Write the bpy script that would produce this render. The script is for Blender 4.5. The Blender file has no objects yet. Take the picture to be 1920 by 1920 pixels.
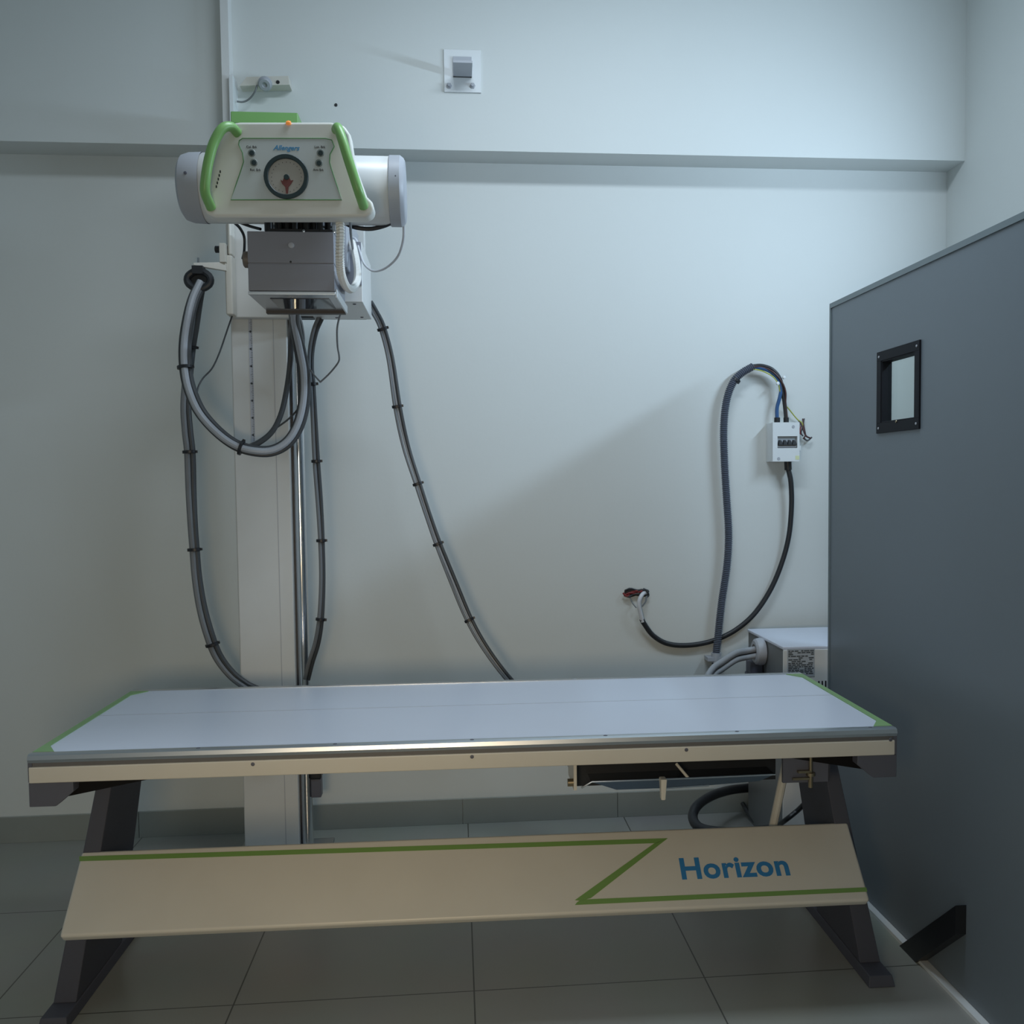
import bpy, bmesh, math, random
from mathutils import Vector, Matrix
random.seed(7)
S = bpy.context.scene
COL = S.collection

# ---------------------------------------------------------------- camera
YAW, PITCH, ROLL, FPX, PPX, PPY, CH = .0899, .0523, -.0106, 1780.27, 1015.77, 995.73, 1.4171
cy, sy, cp, sp, cr, sr = math.cos(YAW), math.sin(YAW), math.cos(PITCH), math.sin(PITCH), math.cos(ROLL), math.sin(ROLL)
FW = Vector((sy*cp, cy*cp, -sp)); RT = Vector((cy, -sy, 0)); UP = RT.cross(FW)
R2 = cr*RT + sr*UP; U2 = -sr*RT + cr*UP
CAM = Vector((0, 0, CH))
cd = bpy.data.cameras.new('camera'); cam = bpy.data.objects.new('camera', cd); COL.objects.link(cam)
M = Matrix((R2, U2, -FW)).transposed().to_4x4(); M.translation = CAM
cam.matrix_world = M
cd.sensor_width = 36; cd.lens = FPX/1920*36
cd.shift_x = (960-PPX)/1920; cd.shift_y = (PPY-960)/1920
cd.clip_start = .05
S.camera = cam
S.view_settings.view_transform = 'Standard'; S.view_settings.look = 'None'
S.view_settings.gamma = 1; S.view_settings.use_curve_mapping = False
S.view_settings.exposure = 0.0

# ---------------------------------------------------------------- light
W = bpy.data.worlds.new('world'); S.world = W; W.use_nodes = True
W.node_tree.nodes['Background'].inputs[0].default_value = (.62, .74, .86, 1)
W.node_tree.nodes['Background'].inputs[1].default_value = .12
def area(name, loc, direction, sx, sy_, power, colr, spread=180):
    l = bpy.data.lights.new(name, 'AREA'); l.shape = 'RECTANGLE'; l.size = sx; l.size_y = sy_
    l.energy = power; l.color = colr; l.spread = math.radians(spread)
    o = bpy.data.objects.new(name, l); COL.objects.link(o); o.location = loc
    o.rotation_euler = Vector(direction).to_track_quat('-Z', 'Y').to_euler()
    return o
area('wall_lamp_light', (2.0, 2.60, 2.44), (-1, .10, 0), .9, .07, 23.5, (.61, .80, 1.0))
area('ceiling_lamp_light', (.45, 2.3, 3.52), (0, .05, -1), 1.2, .3, 30, (.76, .88, 1.0))
area('front_fill_light', (-.5, -1.2, 1.6), (-.1, 1, 0), .8, 1.2, 9, (.92, .95, .92))  # unseen fill added behind the camera to lift the shadows
area('warm_fill_light', (-.3, .2, 1.12), (.03, 1, -.32), .35, .3, 5, (1.0, .74, .42), 110)  # unseen warm fill added near the camera to brighten the base cover

# ---------------------------------------------------------------- pixel -> place
def ray(x, y): return FW + R2*((x-PPX)/FPX) - U2*((y-PPY)/FPX)
def P(x, y, Y):
    d = ray(x, y); return CAM + d*(Y/d.y)
def PZ(x, y, z):
    d = ray(x, y); return CAM + d*((z-CH)/d.z)
def PX(x, y, X):
    d = ray(x, y); return CAM + d*(X/d.x)
def PPL(x, y, pt, n):
    d = ray(x, y); return CAM + d*((Vector(pt)-CAM).dot(n)/d.dot(n))

# ---------------------------------------------------------------- materials
MATS = {}
def mat(name, c, rough=.5, metal=0, spec=.5, noise=.04, nscale=8, bump=0, bscale=200, coat=0, alpha=None, emit=None):
    if name in MATS: return MATS[name]
    m = bpy.data.materials.new(name); m.use_nodes = True
    nt = m.node_tree; b = nt.nodes['Principled BSDF']
    b.inputs['Roughness'].default_value = rough; b.inputs['Metallic'].default_value = metal
    b.inputs['Specular IOR Level'].default_value = spec
    b.inputs['Coat Weight'].default_value = coat
    tc = nt.nodes.new('ShaderNodeTexCoord'); n = nt.nodes.new('ShaderNodeTexNoise')
    n.inputs['Scale'].default_value = nscale; n.inputs['Detail'].default_value = 3
    nt.links.new(tc.outputs['Object'], n.inputs['Vector'])
    mx = nt.nodes.new('ShaderNodeMix'); mx.data_type = 'RGBA'
    mx.inputs['A'].default_value = (*[max(0, v*(1-noise)) for v in c], 1)
    mx.inputs['B'].default_value = (*[min(1, v*(1+noise)) for v in c], 1)
    nt.links.new(n.outputs['Fac'], mx.inputs['Factor']); nt.links.new(mx.outputs['Result'], b.inputs['Base Color'])
    if bump:
        n2 = nt.nodes.new('ShaderNodeTexNoise'); n2.inputs['Scale'].default_value = bscale
        nt.links.new(tc.outputs['Object'], n2.inputs['Vector'])
        bp = nt.nodes.new('ShaderNodeBump'); bp.inputs['Strength'].default_value = bump; bp.inputs['Distance'].default_value = .002
        nt.links.new(n2.outputs['Fac'], bp.inputs['Height']); nt.links.new(bp.outputs['Normal'], b.inputs['Normal'])
    if emit:
        b.inputs['Emission Color'].default_value = (*emit[0], 1); b.inputs['Emission Strength'].default_value = emit[1]
    MATS[name] = m
    return m
WALL = mat('wall_paint', (.65, .68, .665), .62, noise=.03, nscale=1.5, bump=.12, bscale=60)
CEIL = mat('ceiling_paint', (.66, .69, .68), .8)
CREAM = mat('cream_enamel', (.62, .60, .54), .38)
WHITE = mat('white_enamel', (.70, .71, .70), .35)
PANELW = mat('panel_white', (.73, .73, .68), .4)
FACE = mat('face_plate', (.57, .62, .63), .35)
GREEN = mat('green_plastic', (.22, .45, .145), .35)
GREENT = mat('green_trim', (.21, .36, .15), .5)
MATTE = mat('matte_black', (.012, .012, .013), .95, spec=.1)
GROOVE = mat('groove_grey', (.13, .13, .135), .5)
COLW = mat('column_enamel', (.64, .65, .635), .4)
GREENL = mat('green_line', (.10, .26, .10), .5)
GREENS = mat('green_stripe', (.17, .31, .08), .5)
GREYM = mat('grey_metal', (.40, .42, .46), .42)
COLLI = mat('collimator_grey', (.235, .245, .285), .42)
DGREY = mat('charcoal_enamel', (.10, .105, .135), .45)
LEGM = mat('leg_enamel', (.075, .080, .105), .65, spec=.3)
BLACK = mat('black_plastic', (.012, .013, .016), .4)
RUBBER = mat('black_rubber', (.016, .018, .022), .45)
HOSEG = mat('grey_hose', (.16, .17, .18), .42)
HOSEL = mat('light_grey_hose', (.34, .36, .39), .4)
HOSED = mat('dark_hose', (.045, .05, .055), .45)
CHROME = mat('chrome', (.70, .72, .75), .16, 1)
ALU = mat('aluminium', (.60, .63, .66), .34, 1)
BRASS = mat('brass', (.35, .28, .18), .35, 1)
TOPM = mat('laminate_top', (.635, .68, .78), .30, nscale=2)
SCREEN = mat('screen_grey', (.145, .175, .20), .40, noise=.03, nscale=2)
SCREENE = mat('screen_edge', (.16, .20, .215), .4)
FRAMEB = mat('black_frame', (.009, .010, .014), .6, spec=.2)
SKIRT = mat('skirting_tile', (.27, .29, .27), .35, noise=.05)
BLUE = mat('blue_ink', (.03, .20, .46), .5)
BLUE2 = mat('light_blue_ink', (.06, .27, .50), .5)
INK = mat('dark_ink', (.05, .06, .07), .6)
WBLUE = mat('blue_wire', (.03, .10, .25), .4)
WBROWN = mat('brown_wire', (.07, .03, .03), .45)
WYG = mat('yellow_green_wire', (.42, .45, .08), .45)
WRED = mat('red_wire', (.20, .02, .02), .5)
WWHITE = mat('white_sheath', (.62, .64, .68), .5)
RED = mat('needle_red', (.17, .05, .045), .5)
DIAL = mat('dial_face', (.42, .41, .38), .4)
RING = mat('dial_ring', (.02, .04, .045), .4)
HOLE = mat('dark_hole', (.03, .025, .02), .9)
CONDM = mat('conduit_grey', (.085, .10, .135), .42)
ORANGE = mat('orange_lens', (.85, .28, .05), .3, emit=((1, .35, .08), .25))
LABELG = mat('label_grey', (.42, .46, .50), .5)
BOXW = mat('breaker_white', (.70, .73, .74), .4)
YELLOWS = mat('yellow_sticker', (.66, .70, .42), .5)

def floor_mat():
    m = bpy.data.materials.new('floor_tile'); m.use_nodes = True; nt = m.node_tree; b = nt.nodes['Principled BSDF']
    tc = nt.nodes.new('ShaderNodeTexCoord'); mp = nt.nodes.new('ShaderNodeMapping')
    br = nt.nodes.new('ShaderNodeTexBrick'); br.offset = 0; br.squash = 1
    br.inputs['Scale'].default_value = 1; br.inputs['Brick Width'].default_value = .655; br.inputs['Row Height'].default_value = .655
    br.inputs['Mortar Size'].default_value = .0022; br.inputs['Bias'].default_value = 0
    br.inputs['Color1'].default_value = (.30, .31, .285, 1); br.inputs['Color2'].default_value = (.31, .32, .295, 1)
    br.inputs['Mortar'].default_value = (.07, .07, .06, 1)
    nt.links.new(tc.outputs['Object'], mp.inputs['Vector']); mp.inputs['Location'].default_value = (-.03, -.62, 0)
    nt.links.new(mp.outputs['Vector'], br.inputs['Vector'])
    n = nt.nodes.new('ShaderNodeTexNoise'); n.inputs['Scale'].default_value = 3; nt.links.new(tc.outputs['Object'], n.inputs['Vector'])
    mx = nt.nodes.new('ShaderNodeMix'); mx.data_type = 'RGBA'; mx.blend_type = 'MULTIPLY'; mx.inputs['Factor'].default_value = .15
    nt.links.new(br.outputs['Color'], mx.inputs['A']); nt.links.new(n.outputs['Color'], mx.inputs['B'])
    nt.links.new(mx.outputs['Result'], b.inputs['Base Color']); b.inputs['Roughness'].default_value = .28
    return m
FLOOR = floor_mat()
def glass_mat():
    m = bpy.data.materials.new('lead_glass'); m.use_nodes = True; nt = m.node_tree
    for n in list(nt.nodes): nt.nodes.remove(n)
    o = nt.nodes.new('ShaderNodeOutputMaterial'); mx = nt.nodes.new('ShaderNodeMixShader')
    t = nt.nodes.new('ShaderNodeBsdfTransparent'); t.inputs[0].default_value = (.93, .95, .93, 1)
    g = nt.nodes.new('ShaderNodeBsdfGlossy'); g.inputs['Roughness'].default_value = .03
    mx.inputs[0].default_value = .05; nt.links.new(t.outputs[0], mx.inputs[1]); nt.links.new(g.outputs[0], mx.inputs[2])
    nt.links.new(mx.outputs[0], o.inputs[0]); return m
GLASS = glass_mat()

# ---------------------------------------------------------------- object helpers
def root_of(o):
    while o.parent: o = o.parent
    return o
def obj(name, bm, m, parent=None, bevel=0, seg=2, local=False, smooth=True):
    """bm is in world coordinates; shifted into the thing's own frame unless local"""
    bmesh.ops.recalc_face_normals(bm, faces=bm.faces)
    if smooth:
        for f in bm.faces: f.smooth = True
        for e in bm.edges:
            if len(e.link_faces) == 2 and e.calc_face_angle(0) > .6: e.smooth = False
    me = bpy.data.meshes.new(name)
    if parent is not None and not local:
        bm.transform(root_of(parent).matrix_basis.inverted())
    bm.to_mesh(me); bm.free()
    o = bpy.data.objects.new(name, me); COL.objects.link(o)
    me.materials.append(m)
    if parent is not None: o.parent = parent
    if bevel:
        b = o.modifiers.new('bevel', 'BEVEL'); b.width = bevel; b.segments = seg; b.limit_method = 'ANGLE'; b.angle_limit = .6
        wn = o.modifiers.new('wn', 'WEIGHTED_NORMAL')
    return o
def thing(name, label, cat, loc=(0, 0, 0), rz=0, group=None):
    o = bpy.data.objects.new(name, None); COL.objects.link(o); o.empty_display_size = .05
    o.matrix_basis = Matrix.Translation(loc) @ Matrix.Rotation(rz, 4, 'Z')
    o['label'] = label; o['category'] = cat
    if group: o['group'] = group
    return o
def tag(o, label, cat, group=None):
    o['label'] = label; o['category'] = cat
    if group: o['group'] = group
    return o
def struct(name, bm, m, parent=None, bevel=0):
    o = obj(name, bm, m, parent, bevel=bevel)
    if parent is None: o['kind'] = 'structure'
    return o
def NB(): return bmesh.new()
def box(bm, a, b, mt=None):
    a = Vector(a); b = Vector(b)
    g = bmesh.ops.create_cube(bm, size=1)['verts']
    for v in g:
        v.co = Vector(((a.x+b.x)/2+v.co.x*abs(b.x-a.x), (a.y+b.y)/2+v.co.y*abs(b.y-a.y), (a.z+b.z)/2+v.co.z*abs(b.z-a.z)))
        if mt is not None: v.co = mt @ v.co
    return bm
def hexa(bm, q0, q1):
    """solid between two quads"""
    v = [bm.verts.new(p) for p in list(q0)+list(q1)]
    for f in ((0, 1, 2, 3), (7, 6, 5, 4), (0, 4, 5, 1), (1, 5, 6, 2), (2, 6, 7, 3), (3, 7, 4, 0)):
        bm.faces.new([v[i] for i in f])
    return bm
def prism(bm, pts, d):
    """polygon pts (3D) extruded by vector d"""
    d = Vector(d); n = len(pts)
    a = [bm.verts.new(p) for p in pts]; b = [bm.verts.new(Vector(p)+d) for p in pts]
    bm.faces.new(a); bm.faces.new(b[::-1])
    for i in range(n): bm.faces.new((a[i], b[i], b[(i+1) % n], a[(i+1) % n]))
    return bm
def frame_of(d):
    d = d.normalized(); a = Vector((0, 0, 1)) if abs(d.z) < .9 else Vector((1, 0, 0))
    u = d.cross(a).normalized(); return u, d.cross(u)
def lathe(bm, p0, axis, prof, seg=32):
    """prof: (distance along axis, radius)"""
    axis = Vector(axis).normalized(); u, v = frame_of(axis); p0 = Vector(p0); rings = []
    for t, r in prof:
        if r < 1e-6: rings.append([bm.verts.new(p0+axis*t)])
        else: rings.append([bm.verts.new(p0+axis*t+(u*math.cos(2*math.pi*k/seg)+v*math.sin(2*math.pi*k/seg))*r) for k in range(seg)])
    for A, B in zip(rings, rings[1:]):
        for k in range(seg):
            k2 = (k+1) % seg
            if len(A) == 1 and len(B) == 1: continue
            if len(A) == 1: bm.faces.new((A[0], B[k], B[k2]))
            elif len(B) == 1: bm.faces.new((A[k], A[k2], B[0]))
            else: bm.faces.new((A[k], B[k], B[k2], A[k2]))
    return bm
def cyl(bm, a, b, r, r2=None, seg=24):
    a = Vector(a); b = Vector(b); L = (b-a).length; r2 = r if r2 is None else r2
    return lathe(bm, a, b-a, [(0, 0), (0, r), (L, r2), (L, 0)], seg)
def smooth_path(pts, n=8):
    pts = [Vector(p) for p in pts]
    if len(pts) < 3: return pts
    e = [pts[0]*2-pts[1]]+pts+[pts[-1]*2-pts[-2]]; out = []
    for i in range(1, len(e)-2):
        p0, p1, p2, p3 = e[i-1:i+3]
        for k in range(n):
            t = k/n
            out.append(.5*((2*p1)+(p2-p0)*t+(2*p0-5*p1+4*p2-p3)*t*t+(3*p1-p0-3*p2+p3)*t*t*t))
    out.append(pts[-1]); return out
def tube(bm, path, r, seg=10, closed=False, rf=None, caps=True):
    n = len(path); rings = []; u = None
    for i, p in enumerate(path):
        if closed: t = path[(i+1) % n]-path[i-1]
        else: t = path[min(i+1, n-1)]-path[max(i-1, 0)]
        t = t.normalized()
        if u is None: u, _ = frame_of(t)
        u = (u-t*u.dot(t)).normalized(); v = t.cross(u)
        rr = rf(i) if rf else r
        rings.append([bm.verts.new(p+(u*math.cos(2*math.pi*k/seg)+v*math.sin(2*math.pi*k/seg))*rr) for k in range(seg)])
    m = n if closed else n-1
    for i in range(m):
        A, B = rings[i], rings[(i+1) % n]
        for k in range(seg): bm.faces.new((A[k], A[(k+1) % seg], B[(k+1) % seg], B[k]))
    if not closed and caps:
        bm.faces.new(rings[0][::-1]); bm.faces.new(rings[-1])
    return bm
def text(name, s, size, mtx, m, parent, shear=0, offset=0, ext=.0006, xs=1, spacing=1):
    c = bpy.data.curves.new('t', 'FONT'); c.body = s; c.size = size; c.shear = shear; c.offset = offset; c.extrude = ext
    c.space_character = spacing; c.resolution_u = 4; c.align_x = 'LEFT'
    t = bpy.data.objects.new('t', c); COL.objects.link(t)
    dg = bpy.context.evaluated_depsgraph_get(); dg.update()
    me = bpy.data.meshes.new_from_object(t.evaluated_get(dg))
    bpy.data.objects.remove(t); bpy.data.curves.remove(c)
    me.name = name
    xsz = [v.co.x for v in me.vertices]; w = max(xsz)-min(xsz)
    sc = xs/w if xs else 1
    me.transform(Matrix.Translation((-min(xsz)*sc, 0, 0)) @ Matrix.Diagonal((sc, 1, 1, 1)))
    me.transform(root_of(parent).matrix_basis.inverted() @ mtx)
    me.materials.clear(); me.materials.append(m)
    o = bpy.data.objects.new(name, me); COL.objects.link(o); o.parent = parent
    return o
def resample(path, step):
    out = [path[0]]; acc = 0
    for a, b in zip(path, path[1:]):
        L = (b-a).length
        while acc+L >= step:
            t = (step-acc)/L; a = a.lerp(b, t); out.append(a); L = (b-a).length; acc = 0
        acc += L
    return out
def bundle(name, label, pix, hoses, ties=(), tie_ab=(.02, .012), group=None, cat='cable', wob=.0012):
    """a bunch of hoses following one path, each its own part, and its ties"""
    path = resample(smooth_path([P(*p) for p in pix], 10), .012)
    t = thing(name, label, cat, tuple(path[0]), 0, group)
    n = len(path); N = []
    for i in range(n):
        d = (path[min(i+1, n-1)]-path[max(i-1, 0)]).normalized()
        w = d.cross(Vector((0, 1, 0)))
        if w.length < .1: w = Vector((1, 0, 0))
        N.append((d, w.normalized()))
    for k, (du, dv, r, m) in enumerate(hoses):
        ph = k*2.1
        pp = [path[i]+N[i][1]*(du+wob*math.sin(i*.11+ph))+Vector((0, dv, 0)) for i in range(n)]
        obj('hose', tube(NB(), pp, r, 10), m, t)
    for (x, y) in ties:
        # nearest point of the path as seen from the front
        best = min(range(1, n-1), key=lambda i: (lambda q: (q-P(x, y, q.y)).length)(path[i]))
        d, w = N[best]; c = path[best]; a, b = tie_ab; v = d.cross(w)
        bm = NB(); R = []
        for (s, k) in ((-.5, .98), (-.42, 1.10), (.42, 1.10), (.5, .98)):
            R.append([bm.verts.new(c+d*(.011*s)+w*(a*k*math.cos(q*math.pi/8))+v*(b*k*math.sin(q*math.pi/8))) for q in range(16)])
        for A, B in zip(R, R[1:]):
            for q in range(16): bm.faces.new((A[q], A[(q+1) % 16], B[(q+1) % 16], B[q]))
        bm.faces.new(R[0]); bm.faces.new(R[-1][::-1])
        e = c+w*a*1.0
        box(bm, (-.004, -.004, -.0045), (.006, .003, .0045), Matrix.Translation(e) @ Matrix((w, v, d)).transposed().to_4x4())
        obj('cable_tie', bm, BLACK, t)
    return t

# ---------------------------------------------------------------- setting
YW = 3.90; XR = 2.08; XL = -2.7; ZC = 3.55; YB = -2.2
struct('floor', box(NB(), (XL-.1, YB, -.1), (XR+.1, YW+.1, 0)), FLOOR)
struct('ceiling', box(NB(), (XL-.1, YB, ZC), (XR+.1, YW+.1, ZC+.1)), CEIL)
struct('wall_back', box(NB(), (XL-.1, YW, 0), (XR+.1, YW+.1, ZC)), WALL)
struct('wall_right', box(NB(), (XR, YB, 0), (XR+.1, YW, ZC)), WALL)
struct('wall_left', box(NB(), (XL-.1, YB, 0), (XL, YW, ZC)), WALL)
struct('wall_front', box(NB(), (XL-.1, YB-.1, 0), (XR+.1, YB, ZC)), WALL)
struct('trim_1', box(NB(), (XL, 3.757, 2.699), (XR, YW, ZC)), WALL)
bm = NB(); xs = [XL]+[-1.291+.65*k for k in range(-1, 6)]+[XR]
for a, b in zip(xs, xs[1:]):
    if b > a: box(bm, (a+.001, YW-.012, 0), (b-.001, YW, .105))
struct('baseboard_back', bm, SKIRT, bevel=.001)

# ---------------------------------------------------------------- lead screen on the right
sx, y0, y1, zt = 1.348, 2.06, 3.328, 2.038
t = thing('protective_screen', 'tall grey lead protective screen with small black framed window', 'screen', (sx, 2.7, 0))
wy0, wy1, wz0, wz1 = 2.69, 2.91, 1.59, 1.785
bm = NB(); TH = .028
for a, b in (((y0, .012), (wy0, zt)), ((wy1, .012), (y1, zt)), ((wy0, .012), (wy1, wz0)), ((wy0, wz1), (wy1, zt))):
    box(bm, (sx, a[0], a[1]), (sx+TH, b[0], b[1]))
obj('screen_panel', bm, SCREEN, t)
bm = NB()
box(bm, (sx-.004, y0, zt-.014), (sx+TH+.004, y1+.004, zt+.003)); box(bm, (sx-.004, y1-.006, .012), (sx+TH+.004, y1+.004, zt-.014))
o = obj('edge_channel', bm, SCREENE, t)
bm = NB(); fy0, fy1, fz0, fz1 = 2.660, 2.940, 1.558, 1.815
for a, b in (((fy0, fz0), (fy1, wz0)), ((fy0, wz1), (fy1, fz1)), ((fy0, wz0), (wy0, wz1)), ((wy1, wz0), (fy1, wz1))):
    box(bm, (sx-.006, a[0], a[1]), (sx, b[0], b[1]))
for (a, b) in (((wy0, wz0), (wy1, wz0+.004)), ((wy0, wz1-.004), (wy1, wz1)), ((wy0, wz0), (wy0+.004, wz1)), ((wy1-.004, wz0), (wy1, wz1))):
    box(bm, (sx-.004, a[0], a[1]), (sx+TH+.001, b[0], b[1]))
fr = obj('window_frame', bm, FRAMEB, t, bevel=.001)
for yy in (fy0+.016, fy1-.016):
    for zz in (fz0+.016, fz1-.016):
        obj('screw', lathe(NB(), (sx-.006, yy, zz), (-1, 0, 0), [(0, .004), (.0015, .0035), (.0025, 0)], 12), GREYM, fr)
obj('screw', lathe(NB(), (sx-.006, 2.80, wz0-.002), (-1, 0, 0), [(0, .004), (.002, .004), (.003, 0)], 12), BRASS, fr)
obj('window_pane', box(NB(), (sx+.016, wy0+.004, wz0+.004), (sx+.022, wy1-.004, wz1-.004)), GLASS, t)
obj('floor_strip', box(NB(), (sx-.022, y0, 0), (sx+.004, y1, .010)), BOXW, t)
bm = NB(); prism(bm, [(sx-.03, 2.70, 0), (sx-.03, 2.60, 0), (sx-.03, 2.38, .19), (sx-.03, 2.38, .27)], (.03, 0, 0))
obj('foot_brace', bm, BLACK, t)

# ---------------------------------------------------------------- generator cabinet
gx0, gx1, gy0, gy1, gz = 1.19, 1.83, 3.37, 3.80, .80
t = thing('generator_cabinet', 'pale metal generator cabinet standing against the back wall beside the screen', 'cabinet', ((gx0+gx1)/2, 3.6, 0))
obj('body', box(NB(), (gx0+.004, gy0+.004, 0), (gx1, gy1, gz-.012)), mat('cabinet_grey', (.17, .18, .185), .45), t, bevel=.003)
obj('top_panel', box(NB(), (gx0, gy0, gz-.012), (gx1, gy1, gz)), TOPM, t, bevel=.003)
fpn = obj('front_panel', box(NB(), (gx0, gy0-.004, .02), (gx1, gy0+.004, gz-.012)), WHITE, t, bevel=.002)
# data label and vents
a = P(1476, 1217, gy0-.004); b = P(1527, 1258, gy0-.004)
lb = obj('data_label', box(NB(), (a.x, gy0-.0055, b.z-.02), (b.x, gy0-.004, a.z)), LABELG, t)
bm = NB()
zz = a.z-.006; rr = random.Random(3)
while zz > b.z-.012:
    x = a.x+.004
    while x < b.x-.008:
        w = rr.uniform(.004, .02)
        if rr.random() < .75: box(bm, (x, gy0-.0062, zz-.0035), (min(x+w, b.x-.003), gy0-.0055, zz))
        x += w+.003
    zz -= .0065
obj('label_print', bm, INK, lb)
bm = NB()
for r in range(3):
    for k in range(9):
        x = a.x+.118+k*.013; z = P(1545, 1282, gy0).z-r*.05
        box(bm, (x, gy0-.0052, z-.018), (x+.005, gy0-.003, z+.012))
obj('vent_slots', bm, BLACK, t)
g0 = Vector((gx0, 3.60, .742))
bm = lathe(NB(), g0, (-1, 0, 0), [(0, .052), (.012, .054), (.03, .050), (.036, .042), (.036, .030), (.01, .028), (.01, 0)], 32)
obj('cable_gland', bm, GREYM, t)
bm = NB(); box(bm, (gx0-.055, 3.40, .60), (gx0, 3.66, .655)); box(bm, (gx0-.05, 3.60, .60), (gx0, 3.66, .70))
obj('side_bracket', bm, DGREY, t, bevel=.003)
box_b = NB(); box(box_b, (gx0-.10, 3.42, .635), (gx0+.0, 3.60, .652)); obj('terminal_cover', box_b, BLACK, t, bevel=.002)

# hoses leaving the gland
e0 = g0+Vector((-.02, 0, 0))
def cable_from(name, label, pts, hoses, cat='cable'):
    path = resample(smooth_path(pts, 10), .01); tt = thing(name, label, cat, tuple(path[-1]))
    for (dx, dy, dz, r, m) in hoses:
        obj('hose', tube(NB(), [p+Vector((dx, dy, dz)) for p in path], r, 12), m, tt)
    return tt
pe = P(1345, 1262, 3.40)
cable_from('cable_pair', 'pair of grey cables running from the cabinet gland down behind the table', [e0, e0+Vector((-.05, -.01, -.006)), P(1378, 1231, 3.54), P(1352, 1248, 3.48), P(1336, 1260, 3.44), P(1322, 1285, 3.40), P(1315, 1320, 3.38)],
           [(0, 0, .012, .012, HOSEL), (.003, -.005, -.013, .011, HOSEL), (.0, .012, 0, .008, HOSED)])

# ---------------------------------------------------------------- x-ray table
ZT = .76; LX0, LX1, LD = -1.0415, 1.1517, .7357
RZ = -.0148
T = thing('xray_table', 'long white-topped x-ray table with green end trim and cream base cover', 'table', (0, 3.1131, 0), RZ)
TM = T.matrix_basis.copy(); TN = (TM.to_3x3() @ Vector((0, 1, 0)))
def TP(px, py, yl):  # pixel on the table's own plane y = yl, in table frame
    return TM.inverted() @ PPL(px, py, TM @ Vector((0, yl, 0)), TN)
def TZ(px, py, z): return TM.inverted() @ PZ(px, py, z)
def tobj(name, bm, m, parent=T, bevel=0, **k): return obj(name, bm, m, parent, bevel=bevel, local=True, **k)
def tbox(name, a, b, m, parent=T, bevel=0): return tobj(name, box(NB(), a, b), m, parent, bevel)
top = tbox('tabletop', (LX0+.012, -LD+.022, ZT-.02), (LX1-.012, -.018, ZT), TOPM)
tbox('centre_seam', (LX0+.012, -.335, ZT-.001), (LX1-.012, -.333, ZT+.0004), GREYM, top)
fr_ = tobj('front_rail', prism(NB(), [(LX0, -LD, ZT-.018), (LX0, -LD-.003, ZT-.010), (LX0, -LD, ZT), (LX0, -LD+.007, ZT+.003), (LX0, -LD+.026, ZT+.002), (LX0, -LD+.026, ZT-.018)], (LX1-LX0, 0, 0)), ALU)
rr_ = tobj('rear_rail', prism(NB(), [(LX0, 0, ZT-.030), (LX0, 0, ZT+.001), (LX0, -.004, ZT+.003), (LX0, -.022, ZT+.002), (LX0, -.022, ZT-.03)], (LX1-LX0, 0, 0)), ALU)
for px, py in ((366, 1410), (626, 1401), (885, 1393), (1138, 1386), (1387, 1378), (1628, 1363)):
    q = TZ(px, py-1, ZT+.002)
    tobj('screw', lathe(NB(), (q.x, -LD+.014, ZT+.002), (0, 0, 1), [(0, .006), (.0015, .005), (.002, 0)], 12), DGREY, fr_)
for px in (640, 882, 1080, 1272, 1462):
    q = TZ(px, 1277, ZT+.002)
    tobj('screw', lathe(NB(), (q.x, -.012, ZT+.002), (0, 0, 1), [(0, .005), (.001, .0045), (.0015, 0)], 12), GREYM, rr_)
# groove under the aluminium rail, then cream apron
tbox('rail_groove', (LX0+.004, -LD+.002, ZT-.030), (LX1-.004, -LD+.02, ZT-.018), GROOVE)
ap = tbox('front_apron', (LX0+.002, -LD-.003, ZT-.068), (LX1-.006, -LD+.012, ZT-.028), CREAM, bevel=.003)
for px, py in ((474, 1433), (885, 1419), (1287, 1406), (1670, 1387)):
    q = TP(px, py, -LD-.003)
    tobj('screw', lathe(NB(), (q.x, -LD-.003, q.z), (0, -1, 0), [(0, .005), (.001, .0045), (.0016, 0)], 12), DGREY, ap)
tbox('rear_apron', (LX0+.02, -.016, ZT-.068), (LX1-.02, -.004, ZT-.03), CREAM)
for s, xa in ((1, LX1), (-1, LX0)):
    tbox('end_channel', (xa-.010*s, -LD, ZT-.066), (xa, -.002, ZT-.004), DGREY)
    pts = [(xa, -.024), (xa-.055*s, -.024), (xa-.018*s, -.075), (xa-.018*s, -LD+.085), (xa-.052*s, -LD+.027), (xa, -LD+.027)]
    tobj('end_trim', prism(NB(), [(x, y, ZT-.006) for x, y in pts], (0, 0, .0085)), GREENT)
    # chamfered bracket and arm under each corner
    pr_ = [(xa+.001*s, -LD+.002, .692), (xa+.001*s, -LD+.002, .632), (xa-.062*s, -LD+.002, .632), (xa-.105*s, -LD+.002, .668), (xa-.105*s, -LD+.002, .692)]
    tobj('end_bracket', prism(NB(), pr_, (0, .035, 0)), DGREY, bevel=.002)
    tobj('bracket_arm', prism(NB(), [(xa-.02*s, -LD+.037, .692), (xa-.05*s, -LD+.037, .640), (xa-.30*s, -LD+.037, .686), (xa-.30*s, -LD+.037, .692)], (0, .20, 0)), MATTE)
    tobj('end_bracket', prism(NB(), [p for p in [(q[0], -.04, q[2]) for q in pr_]], (0, .030, 0)), DGREY, bevel=.002)
XC = (LX0+LX1)/2
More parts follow.
